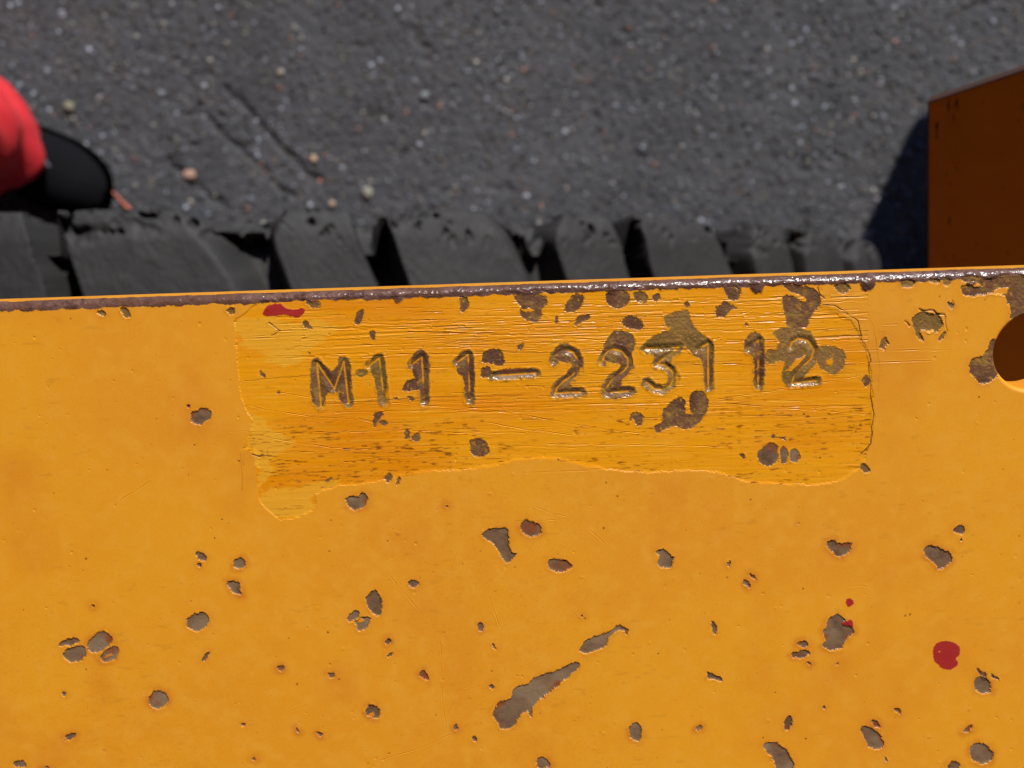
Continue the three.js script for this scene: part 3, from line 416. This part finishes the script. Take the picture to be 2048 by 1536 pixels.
// the plate beyond the window, its underside and the wall of the hole
{
  const uE = u0 + (GX - 1) * 2 * TX, vTop = v0 + (GY - 1) * 2 * TX;
  const strip = (a, b, c, d) => slab([PL(a, c), PL(b, c), PL(b, d), PL(a, d)], pn, THICK, 0.0004);
  mesh('plate_extension', mergeGeometries([strip(-0.42, u0 + 0.0004, -0.62, 0.0012), strip(uE - 0.0004, 0.42, -0.62, 0.0012), strip(u0 + 0.0004, uE - 0.0004, -0.62, v0 + 0.0004)]), paintMat, plate);
  const s = new THREE.Shape([new THREE.Vector2(u0 + 0.0004, v0 + 0.0004), new THREE.Vector2(uE - 0.0004, v0 + 0.0004), new THREE.Vector2(uE - 0.0004, FIL - 0.0006), new THREE.Vector2(u0 + 0.0004, FIL - 0.0006)]);
  s.holes.push(new THREE.Path().absarc(hu, hv, HR, 0, Math.PI * 2, true));
  const g = new THREE.ExtrudeGeometry(s, { depth: THICK - 0.0035, bevelEnabled: false, curveSegments: 72 });
  g.translate(0, 0, -THICK).applyMatrix4(new THREE.Matrix4().makeBasis(ex, ey, pn).setPosition(po));
  mesh('plate_core', g, paintMat, plate);
  const cyl = new THREE.CylinderGeometry(HR, HR, THICK - HF, 96, 6, true);
  cyl.rotateX(Math.PI / 2).translate(hu, hv, -HF - (THICK - HF) / 2).applyMatrix4(new THREE.Matrix4().makeBasis(ex, ey, pn).setPosition(po));
  const wallMat = new THREE.MeshStandardMaterial({ map: paintMap, roughness: 0.5, side: THREE.DoubleSide });
  mesh('hole_wall', cyl, wallMat, plate);
}

// ---- the wheel
const R = 0.597, WX = -0.2151, WZ = -0.0655, YAW = 0.0166, WY = R - 0.002, PER = 2 * Math.PI / 23, TH0 = THREE.MathUtils.degToRad(-2.85), WID = 0.4;
const wheel = new THREE.Group();
wheel.name = 'wheel'; wheel.userData.label = 'worn black rubber tyre with chipped tread lugs';
wheel.position.set(WX, WY, WZ); wheel.rotation.y = YAW;
machine.add(wheel);
{
  const phis = []; { const a = -0.5, b = 1.32; for (let p = a; p < b; p += 0.0022) phis.push(p); const n = 330; for (let k = 0; k <= n; k++) phis.push(b + (2 * Math.PI + a - b) * k / n); }
  const ts = []; for (let t = -0.07; t < -0.016; t += 0.006) ts.push(t); for (let t = -0.016; t < 0.07; t += 0.0013) ts.push(t); for (let t = 0.07; t <= WID + 0.0601; t += 0.012) ts.push(t);
  const CR = 0.007;            // rounding of the shoulder
  const half = WID / 2;
  const field = (phi, t) => {  // tread depth removed, and the lug a point belongs to
    const tt = clamp(t, 0, WID), inn = tt < half ? tt : WID - tt, sl = 0.34 * Math.min(inn, 0.09) / R;
    const f0 = (phi + 0.03 * sstep(0.2, -0.06, phi) - TH0 - sl) / PER + (tt < half ? 0 : 0.5), n = Math.floor(f0), f = f0 - n, arc = PER * R;
    const wob = (noise(phi * 60, t * 60) - 0.5) * 0.012;
    const g = Math.min(f, 1 - f) * arc, g1 = sstep(0.0098, 0.0066, g + wob * 0.25);
    const sh = sstep(0.03, 0.0, inn), vs = 0.41 + 1.9 * Math.min(inn, 0.04) - wob, v = f < 0.6 ? sstep(vs, 0.585, f) : 1 - sstep(0.635 + 0.05 * sh * sh, 0.66 + wob + 0.09 * sh * sh, f);
    let d = Math.max(0.044 * g1, 0.024 * v);
    // torn, chipped shoulder ends
    const lugHash = hash(((n % 23) + 23) % 23 * 2 + (f > 0.62 ? 1 : 0), 5), near = sstep(0.026, 0.0, inn) + (t < 0 || t > WID ? 0.2 : 0), fa = f < 0.6 ? f / 0.45 : (f - 0.66) / 0.34;
    const left = sstep(0.55, 0.0, fa) * (0.5 + lugHash), c = fbm(phi * 40 + 3, t * 70, 3);
    d += 0.03 * clamp((c - 0.6 + 0.16 * left) * 5) * near * clamp(0.1 + left * 1.1);
    d += 0.012 * clamp((fbm(phi * 120 + 9, t * 200 + 7, 2) - 0.7) * 6) * near;
    d += (fbm(phi * 300, t * 300, 2) - 0.5) * 0.0006 + sstep(0.02, 0.0, inn) * 0.0035 * (0.5 + c);
    return [Math.min(d, 0.05), ((n % 23) + 23) % 23 * 2 + (f > 0.6 ? 1 : 0)];
  };
  const prof = (t, d) => {     // radius and width position of the surface pushed in by d
    const side = t < WID / 2 ? 1 : -1, w = side > 0 ? t : WID - t;
    let r, z;
    if (w >= CR) { r = R - d; z = w; }
    else { const s = CR - w, a = Math.min(s / CR, Math.PI / 2 * 0.93), rest = Math.max(0, s - CR * Math.PI / 2 * 0.93); const q = CR - d; r = R - CR + Math.cos(a) * Math.max(q, CR - d); z = CR - Math.sin(a) * CR + Math.sin(a) * d * 0.55; r -= rest * 0.985; z -= 0; if (d > CR) r = Math.min(r, R - d * Math.cos(a) - (CR - CR * Math.cos(a)) - rest * 0.9); z += rest * 0.1; }
    return [r, side > 0 ? z : WID - z];
  };
  const cache = phis.map((p) => ts.map((t) => field(p, t)));
  const geos = gridPieces(phis.length, ts.length, (i, j) => { const [r, z] = prof(ts[j], cache[i][j][0]); return [r * Math.sin(phis[i]), r * Math.cos(phis[i]), z]; }, (i, j) => [phis[i] * R, ts[j]], (i, j) => cache[i][j][1], true);
  const N = 512, rub = (x, y) => { const a = x / N, b = y / N, f = (p, q) => fbm(p * 0.03, q * 0.03, 4); return lerp(lerp(f(x, y), f(x - N, y), a), lerp(f(x, y - N), f(x - N, y - N), a), b); };
  const map = tex(N, N, (d, o, x, y) => { const m = rub(x, y) - 0.5, g = hash(x, y) - 0.5, v = 40 + m * 30 + g * 5; const sp = hash(x >> 1, (y >> 1) + 999) > 0.9985 ? 38 : 0; d[o] = v + sp + 2; d[o + 1] = v + sp; d[o + 2] = v + sp - 1; }, true);
  const bump = tex(N, N, (d, o, x, y) => { d[o] = d[o + 1] = d[o + 2] = 255 * clamp(0.75 * rub(x * 1.0, y) + 0.25 * hash(x, y)); });
  map.repeat.set(5, 5); bump.repeat.set(5, 5);
  const rubber = new THREE.MeshStandardMaterial({ map, bumpMap: bump, bumpScale: 0.0009, roughness: 0.72 });
  for (const [, g] of [...geos].sort((a, b) => a[0] - b[0])) mesh('tread_lug', g, rubber, wheel);
  const wallPts = (s) => [[R - 0.06, 0.014], [R - 0.09, 0.012], [0.47, 0.006], [0.4, 0.006], [0.34, 0.014], [0.315, 0.022]].map(([r, z]) => new THREE.Vector2(r, s > 0 ? z : WID - z));
  for (const s of [1, -1]) mesh('sidewall', new THREE.LatheGeometry(wallPts(s), 96).rotateX(Math.PI / 2), new THREE.MeshStandardMaterial({ map, roughness: 0.8, side: THREE.DoubleSide }), wheel);
  const rim = new THREE.LatheGeometry([[0.02, 0.1], [0.12, 0.1], [0.14, 0.14], [0.27, 0.16], [0.285, 0.1], [0.3, 0.02], [0.325, 0.012], [0.325, 0.03], [0.312, 0.04], [0.312, WID - 0.04], [0.325, WID - 0.03], [0.325, WID - 0.012], [0.3, WID - 0.02], [0.285, WID - 0.1], [0.02, WID - 0.1]].map(([r, z]) => new THREE.Vector2(r, z)), 64).rotateX(Math.PI / 2);
  mesh('rim', rim, new THREE.MeshStandardMaterial({ map: paintMap, roughness: 0.5, side: THREE.DoubleSide }), wheel);
  mesh('axle', new THREE.CylinderGeometry(0.07, 0.09, 0.62, 32).rotateX(Math.PI / 2).translate(0, 0, WID + 0.21), paintMat, wheel);
}

// ---- frame behind and beside the plate
{
  const n = new THREE.Vector3(-0.42, 0.5, 0.75).normalize(), p0 = atDepth(1855, 540, 0.46);
  const C = (x, y) => onPlane(x, y, p0, n);
  mesh('side_beam', slab([C(1855, 205), C(1855, 860), C(2330, 860), C(2330, 45)], n, 0.0035, 0.0006), [new THREE.MeshStandardMaterial({ map: beamMap, roughness: 0.5 }), new THREE.MeshStandardMaterial({ color: lin(70, 44, 34), roughness: 0.85 })], machine, 'yellow painted steel beam standing in shade beside the plate');
  // added unseen caster: upright and rounded lower corner shaped to throw the asphalt shadow
  const edge = [[1690, 560], [1728, 474], [1770, 381], [1806, 300], [1820, 272], [1836, 250], [1858, 239], [1900, 235]], ZP = -0.9;
  const out_ = edge.map(([x, y]) => { const g = onLevel(x, y, 0), h = (g.z - ZP) / -sunDir.z; return new THREE.Vector3(g.x + sunDir.x * h, sunDir.y * h, ZP); });
  const topL = out_[0].clone(); topL.y = 1.35;
  mesh('shadow_caster', mergeGeometries([slab([new THREE.Vector3(1.9, 1.35, ZP), topL, ...out_, new THREE.Vector3(1.9, out_[out_.length - 1].y, ZP)], new THREE.Vector3(0, 0, 1), 0.014, 0.002), new THREE.BoxGeometry(0.16, 0.2, 1.55).translate(1.75, 1.2, -0.13).toNonIndexed(), new THREE.BoxGeometry(1.6, 0.2, 0.16).translate(1.0, 1.2, 0.62).toNonIndexed()]), paintMat, machine);
  // chassis under the plate, out of the picture
  const box = (w, h, d, x, y, z) => new THREE.BoxGeometry(w, h, d).translate(x, y, z);
  const pEnd = PL(0, -0.5, -THICK);
  mesh('chassis', mergeGeometries([box(0.7, 0.75, 0.22, 0, 1.02, 0.62), box(0.5, 0.2, 0.24, -0.1, 0.6, 0.55), box(0.64, pEnd.y - 1.38, 0.02, 0, (pEnd.y + 1.38) / 2, pEnd.z)]), paintMat, machine);
}

// ---------------------------------------------------------------- person in red trousers
{
  const person = new THREE.Group();
  person.name = 'person';
  person.userData = { label: 'person in red work trousers and dark mesh shoe standing on the asphalt', category: 'person' };
  scene.add(person);
  const red = new THREE.MeshPhysicalMaterial({ color: lin(205, 36, 44), roughness: 0.7, sheen: 0.3, sheenColor: new THREE.Color(0.8, 0.3, 0.3) });
  const toe = onLevel(238, 408, 0.03), heel = onLevel(-52, 262, 0.03), dir = toe.clone().sub(heel).setY(0).normalize(), sid = new THREE.Vector3(-dir.z, 0, dir.x);
  const ank = heel.clone().addScaledVector(dir, 0.02);
  const ank2 = ank.clone().addScaledVector(sid, 0.16).addScaledVector(dir, -0.3);
  const meshTex = tex(256, 256, (d, o, x, y) => { const k = ((x % 8) < 4) !== ((y % 8) < 4) ? 26 : 8; d[o] = k; d[o + 1] = k; d[o + 2] = k + 3; }, true);
  meshTex.repeat.set(6, 6);
  const shoeMat = new THREE.MeshPhysicalMaterial({ map: meshTex, roughness: 0.95, specularIntensity: 0.2 }), soleMat = new THREE.MeshStandardMaterial({ color: lin(26, 25, 27), roughness: 0.8 }), trim = new THREE.MeshStandardMaterial({ color: lin(96, 100, 112), roughness: 0.6 });
  const shoe = (a) => {
    const base = a.clone().addScaledVector(dir, -0.075).setY(0), L = 0.3, NU = 40, NV = 24;
    const half = (s) => { const q = clamp(s); return 0.034 + 0.02 * Math.sin(Math.PI * Math.pow(q, 1.25)) + 0.006 * sstep(0.5, 0.75, q); }, top = (s) => lerp(lerp(0.115, 0.1, sstep(0, 0.35, s)), 0.055, sstep(0.3, 0.85, s)) * (1 - 0.25 * sstep(0.85, 1, s)), end = (s) => Math.sqrt(clamp(1 - Math.pow(Math.abs(s * 2 - 1), 6)));
    const at = (s, f, g) => { const w = half(s) * end(s) * g, h = top(s) * (0.35 + 0.65 * end(s)); const y = 0.022 + (h - 0.022) * Math.max(0, Math.sin(f)), x = Math.cos(f) * w * (1 - 0.2 * Math.sin(f)); return base.clone().addScaledVector(dir, s * L).addScaledVector(sid, x).setY(y); };
    const gg = gridPieces(NU, NV, (i, j) => at(i / (NU - 1), Math.PI * j / (NV - 1), 1).toArray(), (i, j) => [i / (NU - 1) * L, j / (NV - 1) * 0.2], () => 0).get(0);
    const s = mesh('shoe', gg, shoeMat, person, 'dark mesh sports shoe'); shoeMat.side = THREE.DoubleSide;
    const sh = new THREE.Shape(); for (let k = 0; k <= 48; k++) { const q = k / 24, t = q <= 1 ? q : 2 - q, w = (half(t) + 0.004) * end(t) * (q <= 1 ? 1 : -1); k ? sh.lineTo(t * L, w) : sh.moveTo(t * L, w); }
    const sole = new THREE.ExtrudeGeometry(sh, { depth: 0.018, bevelEnabled: true, bevelSize: 0.003, bevelThickness: 0.003, bevelSegments: 2 });
    sole.translate(0, 0, 0.003).applyMatrix4(new THREE.Matrix4().makeBasis(dir, sid, new THREE.Vector3(0, 1, 0)).setPosition(base)); soleMat.side = THREE.DoubleSide;
    mesh('sole', sole, soleMat, s);
    const line = [0.5, 0.56, 0.64, 0.7].map((q, k) => at(q, 2.35 - k * 0.22, 1.01));
    mesh('piping', new THREE.TubeGeometry(new THREE.CatmullRomCurve3(line), 16, 0.0022, 6), trim, s);
  };
  shoe(ank); shoe(ank2);
  // trouser legs: a tube round hip - knee - hem, with folds
  const hipC = ank.clone().lerp(ank2, 0.5).addScaledVector(dir, -0.03);
  const leg = (a, side) => {
    const hem = a.clone().setY(0.085), knee = a.clone().addScaledVector(dir, 0.05).setY(0.5), hip = hipC.clone().addScaledVector(sid, side * 0.09).setY(0.93);
    const c = new THREE.CatmullRomCurve3([hem, a.clone().addScaledVector(dir, 0.018).setY(0.28), knee, hip]), NU = 96, NV = 120;
    const g = gridPieces(NU, NV, (i, j) => {
      const s = j / (NV - 1), f = i / (NU - 1) * Math.PI * 2, p = c.getPoint(s), cx = Math.cos(f), sx = Math.sin(f);
      let r = lerp(0.108, 0.102, s) + 0.012 * sstep(0.6, 1, s) + 0.008 * Math.sin(s * 42 + 1.8 * Math.sin(f + side)) * sstep(0.5, 0.0, s) * (0.4 + fbm(cx * 2 + 9, sx * 2 + s * 6, 2)) + (fbm(cx * 2 + 20 + side, sx * 2 + s * 9, 3) - 0.5) * 0.026;
      if (s < 0.02) r += 0.002;
      return p.addScaledVector(dir, cx * r * 1.12).addScaledVector(sid, sx * r * 0.92).toArray();
    }, (i, j) => [i / NU, j / NV], () => 0, true).get(0);
    mesh('trouser_leg', g, red, person, 'loose red trouser leg');
  };
  red.side = THREE.DoubleSide;
  leg(ank, 1); leg(ank2, -1);
  // body: one field of tapered bones
  const B = (d, s, y) => hipC.clone().addScaledVector(dir, d).addScaledVector(sid, s).setY(y);
  const bones = [[B(0, 0, 0.98), B(0, 0, 1.2), 0.15, 0.15], [B(0, 0, 1.2), B(0, 0, 1.38), 0.15, 0.14], [B(0, -0.15, 1.4), B(0, 0.15, 1.4), 0.075, 0.075], [B(0, 0, 1.4), B(0.02, 0, 1.54), 0.06, 0.055], [B(0.02, 0, 1.6), B(0.03, 0, 1.67), 0.085, 0.095], [B(0.11, 0, 1.6), B(0.08, 0, 1.62), 0.016, 0.016]];
  for (const q of [-1, 1]) {
    bones.push([B(0, q * 0.17, 1.4), B(-0.02, q * 0.23, 1.12), 0.058, 0.046], [B(-0.02, q * 0.23, 1.12), B(0.05, q * 0.25, 0.88), 0.044, 0.032], [B(0.05, q * 0.25, 0.88), B(0.07, q * 0.25, 0.8), 0.033, 0.036], [B(0, q * 0.09, 0.95), B(0.02, q * 0.09, 0.5), 0.085, 0.055], [B(0.1, q * 0.085, 1.62), B(0.02, q * 0.09, 1.62), 0.004, 0.02]);
    for (let k = 0; k < 4; k++) bones.push([B(0.055 + 0.018 * k - 0.02, q * 0.25, 0.79), B(0.06 + 0.02 * k - 0.02, q * 0.245, 0.715 + 0.006 * Math.abs(k - 1.6)), 0.0095, 0.009]);
    bones.push([B(0.085, q * 0.25, 0.85), B(0.105, q * 0.235, 0.775), 0.0115, 0.01]);
  }
  const RES = 96, mc = new MarchingCubes(RES, new THREE.MeshStandardMaterial(), false, false, 200000), size = 0.72, mid = B(0, 0, 1.12), P = new THREE.Vector3(), ab = new THREE.Vector3(), ap = new THREE.Vector3();
  for (let z = 0; z < RES; z++) for (let y = 0; y < RES; y++) for (let x = 0; x < RES; x++) {
    P.set((x - RES / 2) / (RES / 2), (y - RES / 2) / (RES / 2), (z - RES / 2) / (RES / 2)).multiplyScalar(size).add(mid);
    let d = 1; for (const [a, b, ra, rb] of bones) { ab.subVectors(b, a); ap.subVectors(P, a); const t = clamp(ap.dot(ab) / ab.lengthSq()), e = ap.addScaledVector(ab, -t).length() - lerp(ra, rb, t), k = ra < 0.02 ? 0.006 : 0.03, h = clamp(0.5 + 0.5 * (d - e) / k); d = lerp(d, e, h) - k * h * (1 - h); }
    mc.field[x + y * RES + z * RES * RES] = -d;
  }
  mc.isolation = 0; mc.update();
  const cnt = mc.count, pos = new Float32Array(cnt * 3), nor = new Float32Array(cnt * 3), col = new Float32Array(cnt * 3), skin = lin(196, 150, 122), shirt = lin(60, 62, 70), hair = lin(58, 42, 32);
  for (let i = 0; i < cnt; i++) { for (let e = 0; e < 3; e++) { pos[3 * i + e] = mc.positionArray[3 * i + e] * size + [mid.x, mid.y, mid.z][e]; nor[3 * i + e] = mc.normalArray[3 * i + e]; } const y = pos[3 * i + 1], dd = (pos[3 * i] - hipC.x) * dir.x + (pos[3 * i + 2] - hipC.z) * dir.z, c = y > 1.5 ? (y > 1.69 || (dd < 0.01 && y > 1.58) ? hair : skin) : y < 0.9 && Math.abs((pos[3 * i] - hipC.x) * sid.x + (pos[3 * i + 2] - hipC.z) * sid.z) > 0.2 ? skin : shirt; c.toArray(col, 3 * i); }
  const g = new THREE.BufferGeometry(); g.setAttribute('position', new THREE.BufferAttribute(pos, 3)); g.setAttribute('normal', new THREE.BufferAttribute(nor, 3)); g.setAttribute('color', new THREE.BufferAttribute(col, 3));
  mesh('body', g, new THREE.MeshStandardMaterial({ vertexColors: true, roughness: 0.75, side: THREE.DoubleSide }), person);
}

renderer.render(scene, camera);
